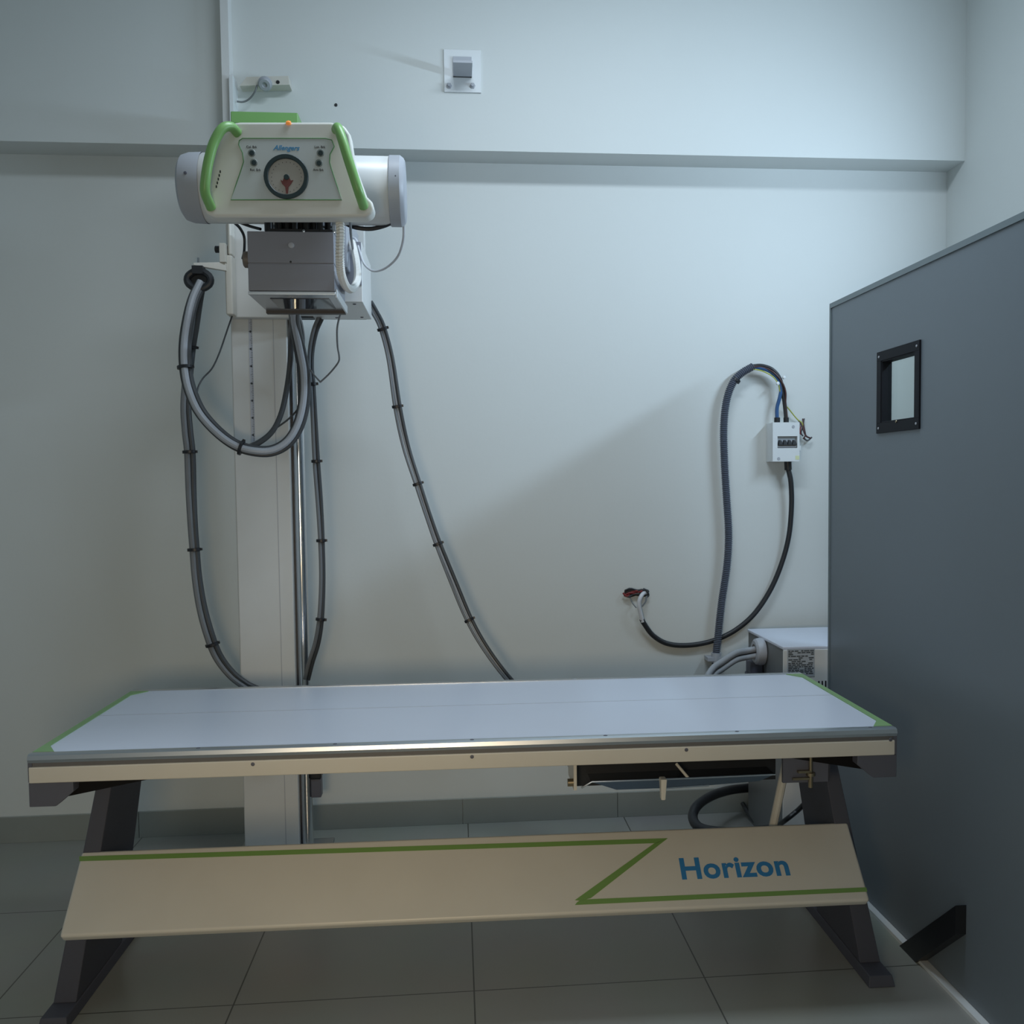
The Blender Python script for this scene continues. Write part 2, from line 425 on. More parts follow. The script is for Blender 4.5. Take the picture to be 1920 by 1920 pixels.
for s in (1, -1):
    # front leg: tapered box splayed outwards
    def ring(z, inner, outer, ya, yb): return [(XC+s*inner, ya, z), (XC+s*outer, ya, z), (XC+s*outer, yb, z), (XC+s*inner, yb, z)]
    tobj('leg', hexa(NB(), ring(.692, .972, 1.010, -.50, -.25), ring(.03, 1.085, 1.145, -.54, -.20)), LEGM, bevel=.003)
    tobj('foot', hexa(NB(), ring(.0, 1.077, 1.153, -.62, -.06), ring(.03, 1.082, 1.148, -.61, -.07)), LEGM, bevel=.003)
# cream base cover, slanted
ct = Vector((0, -.513, .434)); cb = Vector((0, -.683, .280)); Vd = (ct-cb).normalized(); Nn = Vector((0, -Vd.z, Vd.y))
cxL, cxR = -1.012, 1.112
def cov(x, v): return Vector((x, 0, 0))+cb+Vd*v
CL = (ct-cb).length
bm = NB()
prism(bm, [cov(cxL, CL), cov(cxR, CL), cov(cxR-.006, 0), cov(cxL+.006, 0)], -Nn*.03)
bc = tobj('base_cover', bm, CREAM, bevel=.008, seg=3)
tbox('cross_beam', (XC-1.05, -.50, .30), (XC+1.05, -.44, .38), LEGM)
def CPX(px, py):   # pixel on the cover's face, table frame
    n = TM.to_3x3() @ Nn; return TM.inverted() @ PPL(px, py, TM @ cb, n)
def stripe(name, pix, m, par):
    pts = [CPX(*p)+Nn*.0004 for p in pix]
    return tobj(name, prism(NB(), pts, Nn*.001), m, par)
stripe('green_stripe', [(149, 1606), (1252, 1572), (1232, 1581), (149, 1615)], GREENS, bc)
stripe('green_stripe', [(1226, 1582), (1252, 1572), (1108, 1684), (1088, 1689), (1078, 1688)], GREENS, bc)
stripe('green_stripe', [(1082, 1692), (1090, 1687), (1624, 1664), (1626, 1672), (1078, 1697)], GREENS, bc)
h0 = TM @ (CPX(1279, 1648)+Nn*.0006); h1 = TM @ (CPX(1482, 1640)+Nn*.0006)
U = (h1-h0).normalized(); Nw = TM.to_3x3() @ Nn; Vw = Nw.cross(U)
mt = Matrix((U, Vw, Nw)).transposed().to_4x4(); mt.translation = h0
text('lettering', 'Horizon', .083, mt, BLUE, bc, offset=.0022, xs=(h1-h0).length, spacing=1.05)

# bucky tray under the top, right half
by = -.69
bk = tbox('bucky_housing', (.315, -.62, .600), (.865, -.10, .692), BLACK)
e1 = tbox('left_bracket', (.305, by, .612), (.313, by+.14, .692), CREAM)
tobj('lock_knob', cyl(NB(), (.290, by+.01, .630), (.305, by+.01, .630), .010), BRASS, e1)
tr = tobj('cassette_tray', prism(NB(), [(.35, by+.0, .633), (.84, by+.0, .636), (.80, by+.01, .616), (.60, by+.02, .603), (.42, by+.02, .603)], (0, .30, 0)), mat('tray_steel', (.16, .20, .25), .15, 1))
tobj('tray_rim', tube(NB(), [Vector((.325, by, .618)), Vector((.352, by-.003, .634)), Vector((.60, by-.004, .635)), Vector((.84, by-.003, .637))], .0025, 8), CHROME, tr)
tobj('tray_bar', tube(NB(), [Vector((.53, by-.01, .612)), Vector((.66, by-.01, .616))], .0028, 8), CHROME, tr)
tobj('tray_rod', tube(NB(), [TP(1268, 1432, by+.03), TP(1290, 1458, by-.0)], .004, 8), CREAM, tr)
a = TP(1238, 1460, by-.02); b = TP(1250, 1499, by-.02)
hd = tobj('tray_handle', hexa(NB(), [(a.x, by-.03, a.z), (b.x, by-.03, a.z), (b.x, by, a.z), (a.x, by, a.z)], [(a.x+.001, by-.028, b.z), (b.x-.004, by-.028, b.z), (b.x-.004, by-.010, b.z), (a.x+.001, by-.010, b.z)]), CREAM, tr, bevel=.003)
rb = tobj('right_bracket', box(box(NB(), (.862, by, .612), (.990, by+.010, .692)), (.985, by, .612), (.990, by+.16, .692)), DGREY)
tobj('clamp_bolt', box(lathe(box(NB(), (.900, by-.012, .640), (.935, by, .646)), (.935, by-.006, .600), (0, 0, 1), [(0, 0), (0, .006), (.03, .006), (.032, .012), (.04, .012), (.041, .005), (.085, .005), (.085, 0)], 16), (.885, by-.012, .622), (.93, by-.006, .628)), BRASS, rb)
tobj('pull_link', tube(NB(), [Vector((.93, -.52, .62)), Vector((.915, -.47, .45)), Vector((.90, -.465, .37))], .012, 10), CREAM)

# ---------------------------------------------------------------- tube stand
ST = thing('xray_tube_stand', 'white column stand carrying an x-ray tube head with green handles', 'x-ray machine', (-.7, 3.6, 0))
cx0, cx1, cyf, cyb = -.800, -.600, 3.545, 3.72
zcap = 2.705
c = obj('column', box(NB(), (cx0, cyf, .012), (cx1, cyb, zcap)), COLW, ST, bevel=.006)
obj('seam', box(NB(), (cx1-.050, cyf-.0008, .012), (cx1-.048, cyf+.001, zcap-.01)), GREYM, c)
obj('base_plate', box(NB(), (cx0-.05, cyf-.06, 0), (cx1+.10, cyb+.05, .012)), ALU, ST, bevel=.003)
# measuring tape
a = P(465, 585, cyf); b = P(479, 850, cyf)
sc = obj('height_scale', box(NB(), (a.x, cyf-.0010, b.z), (b.x, cyf, 2.12)), mat('scale_tape', (.46, .49, .55), .5), c)
bm = NB(); z = b.z+.004; k = 0
while z < 2.11:
    L = .013 if k % 10 == 0 else (.009 if k % 5 == 0 else .006)
    box(bm, (b.x-L, cyf-.0016, z), (b.x-.0005, cyf-.0009, z+.0014))
    if k % 10 == 0: box(bm, (a.x+.004, cyf-.0016, z-.003), (a.x+.010, cyf-.0009, z+.004))
    z += .0062; k += 1
obj('scale_marks', bm, INK, sc)
# chrome guide rail
ra = P(557, 600, 3.53); rb_ = P(573, 1280, 3.53)
rx = cx1+.027
obj('guide_rail', cyl(NB(), (rx, 3.575, .012), (rx, 3.575, zcap), .0205, seg=32), CHROME, ST)
obj('rail_backing', box(NB(), (cx1, 3.59, .012), (cx1+.016, 3.64, zcap)), DGREY, ST)
st_ = obj('lower_stop', box(NB(), (rx+.018, 3.555, .245), (rx+.055, 3.60, .315)), DGREY, ST, bevel=.003)
obj('stop_cap', box(NB(), (rx+.016, 3.55, .315), (rx+.057, 3.605, .350)), BLACK, st_, bevel=.006)
# green top cap
a = P(433, 210, cyf-.02); b = P(560, 240, cyf-.02)
obj('top_cap', box(NB(), (a.x, cyf-.03, zcap-.01), (b.x+.0, cyb+.02, a.z)), GREEN, ST, bevel=.004)
# carriage box
kx0, kx1, ky0, ky1, kz0, kz1 = -.541, -.292, 3.17, 3.50, 2.006, 2.20
car = obj('carriage', box(NB(), (kx0, ky0, kz0), (kx1, ky1, kz1)), WHITE, ST, bevel=.003)
obj('carriage_front_shade', box(NB(), (kx0+.01, ky0-.004, kz0+.055), (kx1-.002, ky0, kz1)), COLLI, car, bevel=.001)  # thin grey sheet, paints shadow on the upper carriage front
for (x, y) in ((kx1-.03, ky0+.03), (kx1-.03, ky1-.05), (kx0+.13, ky1-.04)):
    obj('screw', lathe(NB(), (x, y, kz0), (0, 0, -1), [(0, .006), (.002, .005), (.003, 0)], 12), DGREY, car)
obj('carriage_slot', box(NB(), (kx0-.002, ky1-.06, kz0-.004), (kx0+.05, ky1-.01, kz0+.004)), BLACK, car)
obj('carriage_back', box(NB(), (cx0+.006, 3.505, 2.012), (kx1-.02, 3.545, 2.36)), COLW, ST, bevel=.004)
# telescopic arm to the tube
obj('arm', box(box(NB(), (-.50, 2.74, 2.13), (-.38, 3.2, 2.25)), (-.52, 3.10, 2.10), (-.33, 3.47, 2.30)), GREYM, ST, bevel=.005)
# left guide plate with cable arm
lp = P(423, 480, 3.46); lq = P(440, 592, 3.46)
gp = obj('side_plate', box(box(NB(), (lp.x, 3.44, lq.z), (lq.x, 3.50, lp.z)), (lp.x+.012, 3.44, lp.z), (lq.x, 3.50, 2.42)), CREAM, ST, bevel=.006)
a = P(413, 458, 3.44); b = P(426, 494, 3.44)
obj('side_block', box(NB(), (a.x, 3.42, b.z), (b.x, 3.47, a.z)), CREAM, gp, bevel=.002)
q = P(408, 467, 3.44)
obj('side_knob', lathe(NB(), (a.x, 3.445, q.z), (-1, 0, 0), [(0, .008), (.004, .012), (.018, .012), (.020, .008), (.020, 0)], 20), BLACK, gp)
q0 = P(425, 500, 3.44); q1 = P(364, 496, 3.40)
obj('cable_arm', hexa(NB(), [(q0.x, 3.43, q0.z+.014), (q0.x, 3.45, q0.z+.014), (q0.x, 3.45, q0.z-.016), (q0.x, 3.43, q0.z-.016)],
                      [(q1.x, 3.39, q1.z+.004), (q1.x, 3.42, q1.z+.004), (q1.x, 3.42, q1.z-.004), (q1.x, 3.39, q1.z-.004)]), CREAM, gp, bevel=.001)
q = P(371, 490, 3.405)
obj('arm_bolt', cyl(NB(), q+Vector((0, 0, .012)), q+Vector((0, 0, -.02)), .005, seg=12), CHROME, gp)
# black clamp ring for the hoses
q = P(373, 525, 3.39)
bm = NB(); box(bm, q+Vector((-.018, -.02, .018)), q+Vector((.018, .02, .045)))
ringp = [q+Vector((.037*math.cos(k*math.pi/12)*(1 if abs(math.cos(k*math.pi/12)) < .8 else 1.05), 0, .030*math.sin(k*math.pi/12))) for k in range(24)]
tube(bm, ringp, .0125, 10, closed=True); box(bm, q+Vector((-.03, .004, -.022)), q+Vector((.03, .016, .022)))
obj('hose_clamp', bm, RUBBER, gp)

# ---- tube housing
tc_ = P(551, 356, 2.68); tyy = 2.68
ax = P(385, 356, tyy).x; bx_ = P(733, 356, tyy).x; l0 = P(340, 356, tyy).x; r0 = P(762, 356, tyy).x
Rt = .0905; tz = tc_.z
th = obj('tube_housing', lathe(NB(), (ax, tyy, tz), (1, 0, 0), [(0, 0), (0, Rt-.002), (.003, Rt), (bx_-ax-.003, Rt), (bx_-ax, Rt-.002), (bx_-ax, 0)], 64), WHITE, ST)
obj('end_cap', lathe(NB(), (ax+.002, tyy, tz), (-1, 0, 0), [(0, Rt+.0015), ((ax-l0)*.55, Rt), ((ax-l0)*.85, Rt*.93), ((ax-l0)*.97, Rt*.80), ((ax-l0), Rt*.55), (ax-l0, 0)], 64), GREYM, th)
obj('end_cap', lathe(NB(), (bx_-.002, tyy, tz), (1, 0, 0), [(0, Rt+.0015), (.002, Rt+.003), ((r0-bx_)*.7, Rt+.003), ((r0-bx_)*.92, Rt-.004), ((r0-bx_), Rt*.88), (r0-bx_, 0)], 64), GREYM, th)
for xx in ((ax+l0)/2+.004, (bx_+r0)/2-.003):
    obj('screw', lathe(NB(), (xx, tyy-Rt*.995, tz+.012), (0, -1, 0), [(-.002, .0045), (.002, .004), (.003, 0)], 12), DGREY, th)

# ---- control panel
py_ = 2.44
outl = [(424, 231), (450, 228), (620, 228), (645, 234), (657, 252), (661, 278), (668, 312), (688, 368), (698, 378), (702, 391), (697, 402), (684, 407), (402, 407), (388, 401), (379, 389), (382, 370), (390, 330), (402, 285), (414, 246)]
pts = [P(x, y, py_) for x, y in outl]
cpn = obj('control_panel', prism(NB(), pts, (0, .055, 0)), PANELW, ST, bevel=.009, seg=4)
inn = [(455, 260), (610, 260), (622, 263), (627, 275), (619, 290), (618, 305), (623, 322), (641, 375), (433, 375), (452, 320), (457, 304), (455, 287), (448, 272), (449, 264)]
pin = [P(x, y, py_) for x, y in inn]
fp = obj('face_plate', prism(NB(), pin, (0, -.0018, 0)), FACE, cpn)
lp_ = []
for i, p in enumerate(pin):
    lp_ += [p+Vector((0, -.0018, 0)), (p+pin[(i+1) % len(pin)])/2+Vector((0, -.0018, 0))]
obj('green_outline', tube(NB(), lp_, .0013, 6, closed=True), GREENL, cpn)
def disc(name, px, py, rpx, m, par, y=py_-.002, h=.003, inner=0, seg=40, bev=.001):
    q = P(px, py, y); r = rpx/FPX*y*1.0
    if inner:
        ri = inner/FPX*y
        return obj(name, lathe(NB(), (q.x, y, q.z), (0, -1, 0), [(0, ri), (h-bev, ri), (h, ri+bev), (h, r-bev), (h-bev, r), (0, r)], seg), m, par)
    return obj(name, lathe(NB(), (q.x, y, q.z), (0, -1, 0), [(0, r), (h-bev, r), (h, r-bev), (h, 0)], seg), m, par)
disc('dial_face', 537, 332, 33, DIAL, cpn, h=.0012, bev=.0003)
disc('dial_ring', 537, 332, 39.5, RING, cpn, h=.007, inner=32)
nd = [(532.5, 334), (530, 340), (526, 337), (529, 345), (535, 351), (536.5, 363), (540, 363), (541, 351), (546, 345), (550, 338), (545.5, 339), (543, 334)]
obj('needle', prism(NB(), [P(x, y, py_-.0035) for x, y in nd], (0, -.002, 0)), RED, cpn)
disc('needle_hub', 537.5, 332.5, 5, RING, cpn, y=py_-.0035, h=.004, seg=20)
bm = NB()
for k in range(24):
    an = k*math.pi/12; q = P(537+28*math.sin(an), 332-28*math.cos(an), py_-.0033)
    box(bm, q+Vector((-.0008, -.0004, -.0008)), q+Vector((.0008, .0004, .0008)))
obj('dial_marks', bm, INK, cpn)
for (x, y) in ((472, 287), (476, 305), (601, 287), (598, 306)):
    bt = disc('push_button', x, y, 6.6, mat('button_ring', (.22, .25, .24), .4), cpn, h=.003, seg=24)
    q = P(x, y, py_-.005); obj('button_cap', lathe(NB(), (q.x, py_-.005, q.z), (0, -1, 0), [(0, .0062), (.0025, .0055), (.003, 0)], 20), RING, bt)
def smallprint(cx, cyy, s):
    q0 = P(cx-10, cyy+2.5, py_-.0022); q1 = P(cx+10, cyy+2.5, py_-.0022)
    mt = Matrix(((1, 0, 0), (0, 0, 1), (0, -1, 0))).transposed().to_4x4()
    mt = Matrix(((1, 0, 0, q0.x), (0, 0, -1, q0.y), (0, 1, 0, q0.z), (0, 0, 0, 1)))
    text('small_print', s, .0085, mt, INK, cpn, offset=.0001, ext=.0002, xs=q1.x-q0.x)
smallprint(472, 275, 'Col. Brk'); smallprint(479, 318, 'Rot. Brk'); smallprint(600, 275, 'Lon. Brk'); smallprint(597, 318, 'Arm Brk')
q0 = P(512, 281, py_-.0022); q1 = P(562, 281, py_-.0022)
text('logo_lettering', 'Allengers', .0165, Matrix(((1, 0, 0, q0.x), (0, 0, -1, q0.y), (0, 1, 0, q0.z), (0, 0, 0, 1))), BLUE2, cpn, shear=.35, offset=.0004, ext=.0003, xs=q1.x-q0.x)
q = P(541, 232, py_)
obj('indicator_lamp', lathe(NB(), (q.x, py_+.002, q.z), (0, -.6, .8), [(0, .007), (.006, .006), (.009, 0)], 20), ORANGE, cpn)
bm = NB()
for i in range(5):
    q = P(413-i*1.8, 322+i*7, py_); box(bm, q+Vector((-.0015, -.001, -.003)), q+Vector((.0015, .001, .003)))
obj('side_vents', bm, BLACK, cpn)
hl = [(446, 250, .0), (437, 244, -.022), (424, 253, -.040), (410, 280, -.046), (401, 312, -.048), (395, 345, -.046), (392, 370, -.036), (396, 390, 0)]
obj('handle', tube(NB(), smooth_path([P(x, y, py_)+Vector((0, d, 0)) for x, y, d in hl], 8), .0118, 16), GREEN, cpn)
hr = [(630, 243, .0), (636, 247, -.025), (645, 272, -.042), (656, 308, -.048), (667, 342, -.046), (676, 370, -.035), (682, 388, 0)]
obj('handle', tube(NB(), smooth_path([P(x, y, py_)+Vector((0, d, 0)) for x, y, d in hr], 8), .0118, 16), GREEN, cpn)

obj('panel_neck', box(NB(), (-.47, 2.49, 2.14), (-.28, 2.62, 2.24)), PANELW, ST, bevel=.004)
# ---- collimator
yf, yk = 2.555, 2.80
a = P(463, 433, yf); b = P(628, 546, yf)
mid = P(545, 494, yf).z
bm = NB(); box(bm, (a.x, yf, mid+.001), (b.x, yk-.01, a.z)); box(bm, (a.x, yf, b.z), (b.x, yk-.01, mid-.001)); box(bm, (a.x+.002, yf+.002, b.z+.003), (b.x-.002, yk-.012, a.z-.003))
co = obj('collimator', bm, COLLI, ST, bevel=.002)
q = P(546, 460, yf); obj('front_button', lathe(NB(), (q.x, yf, q.z), (0, -1, 0), [(0, .008), (.003, .007), (.005, 0)], 20), GREYM, co)
q = P(545, 491, yf); obj('screw', lathe(NB(), (q.x, yf, q.z), (0, -1, 0), [(0, .003), (.001, 0)], 10), BLACK, co)
obj('lower_rim', box(NB(), (a.x-.001, yf-.002, b.z-.010), (b.x+.001, yf+.010, b.z-.002)), ALU, co, bevel=.0008)
obj('bottom_plate', box(NB(), (a.x, yf+.008, b.z-.010), (b.x, yk, b.z)), mat('plate_steel', (.46, .47, .49), .25, .8), co)
obj('light_window', box(NB(), (a.x+.045, yf+.05, b.z-.0115), (b.x-.022, yk-.05, b.z-.0098)), mat('dark_window', (.02, .02, .025), .06), co)
obj('rear_rail', box(NB(), (a.x, yk-.016, b.z-.018), (b.x, yk+.006, b.z-.004)), mat('brown_rail', (.06, .05, .045), .5), co)
obj('side_cover', box(NB(), (b.x, yf+.004, b.z-.016), (b.x+.005, yk, b.z+.006)), ALU, co, bevel=.001)
q = P(456, 487, yf+.05); obj('side_knob', lathe(NB(), (a.x, yf+.05, q.z), (-1, 0, 0), [(0, .020), (.004, .022), (.018, .021), (.021, .017), (.021, 0)], 24), mat('brown_knob', (.16, .14, .12), .5), co)
# black swivel mount between panel and collimator
bm = NB(); zc = a.z
box(bm, (a.x+.045, yf+.02, zc), (b.x-.005, yk-.03, zc+.012))
for i, xx in enumerate((.05, .075, .095, .118, .145, .165, .185, .205)):
    cyl(bm, (a.x+xx, yf+.03+.01*(i % 3), zc+.008), (a.x+xx, yf+.03+.01*(i % 3), zc+.05), .0085 if i % 2 else .011, seg=14)
box(bm, (a.x+.06, yf+.06, zc+.01), (b.x-.02, yk-.04, tz-Rt+.02))
sm = obj('swivel_mount', bm, BLACK, ST)
for xx in (.143, .222):
    obj('bolt', lathe(NB(), (a.x+xx, yf+.012, zc+.004), (0, -1, 0), [(0, .005), (.004, .004), (.005, 0)], 12), CHROME, sm)

# ---------------------------------------------------------------- small cables round the head
def wire(name, label, pts, r, m, seg=8, cat='cable', n=8):
    path = resample(smooth_path(pts, n), .006); o0 = thing_loc = path[0]
    bm = tube(NB(), [p-o0 for p in path], r, seg)
    o = obj(name, bm, m); o.location = o0; return tag(o, label, cat)
# coiled white cord (a helix round its centre line)
cl = smooth_path([P(637, 416, 2.50), P(638, 440, 2.49), P(637, 480, 2.50), P(640, 515, 2.56), P(650, 538, 2.68), P(661, 541, 2.82), P(670, 525, 2.95), P(669, 495, 3.02), P(664, 470, 3.08), P(660, 455, 3.14)], 40)
cl = resample(cl, .0011); hx = []
u = None
for i, p in enumerate(cl):
    tt = (cl[min(i+1, len(cl)-1)]-cl[max(i-1, 0)]).normalized()
    if u is None: u, _ = frame_of(tt)
    u = (u-tt*u.dot(tt)).normalized(); v = tt.cross(u); an = i*2*math.pi/7
    hx.append(p+(u*math.cos(an)+v*math.sin(an))*.0078-cl[0])
bm = tube(NB(), hx, .0042, 6)
tube(bm, [p-cl[0] for p in cl[::4]], .0065, 8)
o = obj('coiled_cord', bm, mat('cord_white', (.78, .78, .74), .45)); o.location = cl[0]
tag(o, 'coiled white cord hanging from the control panel down beside the collimator', 'cable')
wire('thin_cable', 'thin white cable looping from the right end of the tube to the carriage', [P(757, 418, 2.70), P(756, 450, 2.74), P(745, 482, 2.82), P(722, 503, 2.92), P(700, 508, 3.0), P(683, 495, 3.08), P(674, 470, 3.15), P(668, 450, 3.19), P(660, 445, 3.22)], .0035, WWHITE)
wire('flat_cable', 'black cable running under the right end of the tube', [P(640, 415, 2.70), P(665, 426, 2.70), P(695, 429, 2.70), P(722, 423, 2.69), P(740, 414, 2.66)], .006, RUBBER)
wire('thin_cable', 'thin grey cable dropping straight from the control panel to the carriage front', [P(657, 415, 2.56), P(658, 440, 2.7), P(661, 462, 3.0), P(662, 470, 3.16)], .0035, HOSEG)
wire('thin_cable', 'black cable beside the upper left corner of the collimator', [P(440, 418, 2.72), P(450, 428, 2.75), P(458, 445, 2.78), P(458, 470, 2.78), P(455, 485, 2.76)], .004, RUBBER)
wire('thin_cable', 'black cable crossing from the tube to the collimator mount', [P(447, 416, 2.70), P(468, 424, 2.70), P(490, 430, 2.68)], .004, RUBBER)
wire('thin_cable', 'thin dark wire hanging from the side plate on the left of the column', [P(436, 590, 3.47), P(425, 622, 3.46), P(412, 660, 3.44), P(398, 690, 3.42), P(380, 710, 3.40), P(371, 728, 3.38), P(370, 742, 3.37), P(375, 758, 3.345)], .003, HOSED)
wire('thin_cable', 'thin grey wire bent to a sharp point right of the column', [P(640, 584, 2.82), P(635, 600, 2.9), P(632, 620, 3.0), P(633, 650, 3.1), P(636, 668, 3.2), P(634, 680, 3.25), P(618, 700, 3.3), P(601, 716, 3.32), P(600, 715.5, 3.32), P(585, 698, 3.34), P(572, 675, 3.36), P(562, 640, 3.4), P(560, 600, 3.45)], .003, HOSEG, n=4)
wire('thin_cable', 'thin dark wire crossing the chrome rail inside the big hose loop', [P(572, 700, 3.36), P(568, 740, 3.36), P(560, 764, 3.36), P(545, 782, 3.35), P(526, 797, 3.34), P(508, 808, 3.33)], .0032, HOSED)

# ---------------------------------------------------------------- hose bundles
bundle('cable_bundle', 'thick grey hose loop hanging in front of the white column', [(377, 528, 3.39), (362, 560, 3.37), (352, 600, 3.35), (346, 645, 3.34), (347, 690, 3.33), (355, 730, 3.32), (374, 772, 3.31), (405, 808, 3.30), (440, 834, 3.30), (475, 845, 3.30), (510, 845, 3.31), (540, 828, 3.32), (560, 795, 3.33), (570, 750, 3.34), (570, 700, 3.34), (562, 655, 3.3), (554, 615, 3.2), (550, 575, 3.05), (548, 520, 2.95), (545, 430, 2.85), (545, 400, 2.78)],
       [(.0, -.008, .0115, HOSEL), (-.011, .006, .009, HOSED), (.011, .008, .010, HOSED)], [(349, 689), (454, 838)], (.024, .020))
bundle('cable_bundle', 'dark hose branch rising from the big loop to the collimator', [(462, 842, 3.31), (490, 828, 3.32), (512, 808, 3.33), (528, 775, 3.34), (538, 730, 3.35), (544, 680, 3.35), (546, 630, 3.3), (548, 590, 3.1), (548, 540, 2.9)],
       [(0, 0, .0095, HOSED), (.008, .012, .005, HOSEG)])
bundle('cable_bundle', 'pair of dark cables hanging close right of the chrome rail under the collimator', [(552, 570, 3.0), (560, 600, 3.2), (564, 630, 3.35), (563, 660, 3.42), (566, 700, 3.46), (572, 740, 3.50)],
       [(0, 0, .006, HOSED), (.010, .006, .005, HOSEG)])
bundle('cable_bundle', 'long grey hose run hanging left of the column and ending behind the table', [(374, 535, 3.42), (369, 565, 3.44), (363, 610, 3.46), (357, 650, 3.47), (352, 700, 3.48), (348, 760, 3.48), (351, 810, 3.48), (355, 849, 3.48), (357, 920, 3.48), (360, 980, 3.48), (364, 1030, 3.48), (369, 1085, 3.48), (378, 1140, 3.48), (392, 1192, 3.48), (408, 1232, 3.49), (433, 1265, 3.50), (460, 1286, 3.50), (500, 1310, 3.49), (520, 1370, 3.47)],
       [(-.006, 0, .0115, HOSEG), (.009, .004, .0105, HOSED), (.004, .014, .008, HOSEG)], [(357, 651), (355, 849), (364, 1030), (397, 1206)], (.022, .017))
bundle('cable_bundle', 'tied dark hose run hanging just right of the chrome rail', [(600, 596, 3.46), (590, 620, 3.47), (583, 655, 3.48), (582, 690, 3.48), (585, 719, 3.48), (589, 790, 3.49), (593, 867, 3.50), (598, 940, 3.50), (602, 1015, 3.50), (604, 1090, 3.50), (601, 1160, 3.50), (594, 1205, 3.51), (583, 1240, 3.52), (574, 1275, 3.54)],
       [(-.005, 0, .007, HOSEG), (.006, .004, .007, HOSED), (0, .012, .006, HOSEG)], [(585, 719), (593, 867), (602, 1015), (600, 1161)], (.016, .012))
bundle('cable_bundle', 'twin grey cables sweeping from the carriage down across the wall to the table', [(692, 568, 3.50), (702, 585, 3.52), (716, 614, 3.55), (731, 672, 3.58), (745, 765, 3.60), (761, 838, 3.62), (783, 907, 3.62), (800, 960, 3.62), (820, 1018, 3.62), (848, 1088, 3.60), (881, 1165, 3.58), (915, 1223, 3.56), (957, 1278, 3.54), (1000, 1320, 3.52), (1050, 1390, 3.50)],
       [(-.009, 0, .0052, HOSEG), (.001, .003, .005, HOSEL), (.010, 0, .0065, HOSED)], [(716, 614), (745, 765), (783, 907), (820, 1018), (881, 1165)], (.0175, .009))

# ---------------------------------------------------------------- stand's wall post and brackets on the beam
WP = thing('ceiling_support', 'white post and arm with small pulley fixed above the column', 'bracket', (-.82, 3.7, 2.5))
a = P(422, 230, 3.72); b = P(436, 0, 3.72)
obj('post', box(NB(), (-.842, 3.70, 2.30), (-.812, 3.757, ZC)), WHITE, WP, bevel=.001)
obj('strap', box(NB(), (-.812, 3.68, 2.66), (-.797, 3.757, 2.93)), BOXW, WP, bevel=.001)
pa = [(452, 160), (463, 146), (455, 130), (560, 130), (534, 146), (540, 160)]
obj('arm', prism(NB(), [P(x, y, 3.70) for x, y in ((449, 161), (462, 144), (541, 142), (543, 159))], (0, .055, 0)), CREAM, WP, bevel=.001)
q = P(497, 157, 3.695)
obj('pulley', lathe(NB(), q, (0, -.75, -.66), [(-.005, 0), (-.005, .026), (.004, .026), (.006, .022), (.014, .020), (.014, .010), (.010, .009), (.010, 0)], 28), GREYM, WP)
q = P(521, 154, 3.70); obj('screw', lathe(NB(), q, (0, -1, 0), [(0, .007), (.003, .006), (.003, 0)], 14), BLACK, WP)
wire('thin_cable', 'short grey cable curving from the pulley back to the post above the column', [P(482, 160, 3.70), P(478, 172, 3.70), P(468, 185, 3.71), P(456, 191, 3.71), P(443, 190, 3.70)], .0035, HOSEG)
q = P(630, 197, 3.757)
o = obj('wall_plug', lathe(NB(), (0, 0, 0), (0, -1, 0), [(-.004, 0), (-.004, .006), (.002, .006), (.003, .003), (.001, 0)], 12), BLACK); o.location = (q.x, 3.757, q.z)
tag(o, 'small black screw plug in the beam right of the tube stand', 'screw')
a = P(832, 110, 3.757); b = P(902, 175, 3.757)
WB = thing('wall_bracket', 'white metal bracket plate bolted to the middle of the beam', 'bracket', ((a.x+b.x)/2, 3.757, b.z))
obj('plate', box(NB(), (a.x, 3.750, b.z), (b.x, 3.757, b.z+.16)), BOXW, WB, bevel=.001)
obj('angle', box(NB(), (a.x+.035, 3.62, b.z+.055), (b.x-.035, 3.75, b.z+.063)), GREYM, WB)
obj('angle', box(NB(), (a.x+.035, 3.742, b.z+.055), (b.x-.035, 3.750, b.z+.13)), GREYM, WB)
for x, y in ((842, 161), (886, 161)):
    q = P(x, y, 3.75); obj('bolt', lathe(NB(), (q.x, 3.75, q.z), (0, -1, 0), [(0, .011), (.004, .011), (.005, .007), (.012, .006), (.012, 0)], 6), GREYM, WB)

# ---------------------------------------------------------------- breaker box
yb0 = 3.815
a = P(1449, 792, yb0); b = P(1499, 865, yb0)
BX = thing('breaker_box', 'white breaker box with four black switches on the back wall', 'switch box', ((a.x+b.x)/2, YW, b.z))
enc = NB(); box(enc, (a.x, yb0+.02, b.z), (b.x, YW, a.z)); obj('enclosure', enc, BOXW, BX, bevel=.002)
w0 = P(1458, 818, yb0); w1 = P(1495, 840, yb0)
bm = NB()
for p, q in (((a.x, b.z), (b.x, w1.z)), ((a.x, w0.z), (b.x, a.z)), ((a.x, w1.z), (w0.x, w0.z)), ((w1.x, w1.z), (b.x, w0.z))):
    box(bm, (p[0], yb0, p[1]), (q[0], yb0+.02, q[1]))
obj('front_cover', bm, BOXW, BX)
bk_ = obj('breaker', box(NB(), (w0.x, yb0+.012, w1.z), (w1.x, yb0+.03, w0.z)), LABELG, BX)
obj('breaker_strip', box(NB(), (w0.x+.003, yb0+.004, w1.z+.003), (w1.x-.003, yb0+.013, w1.z+.009)), GREYM, BX)
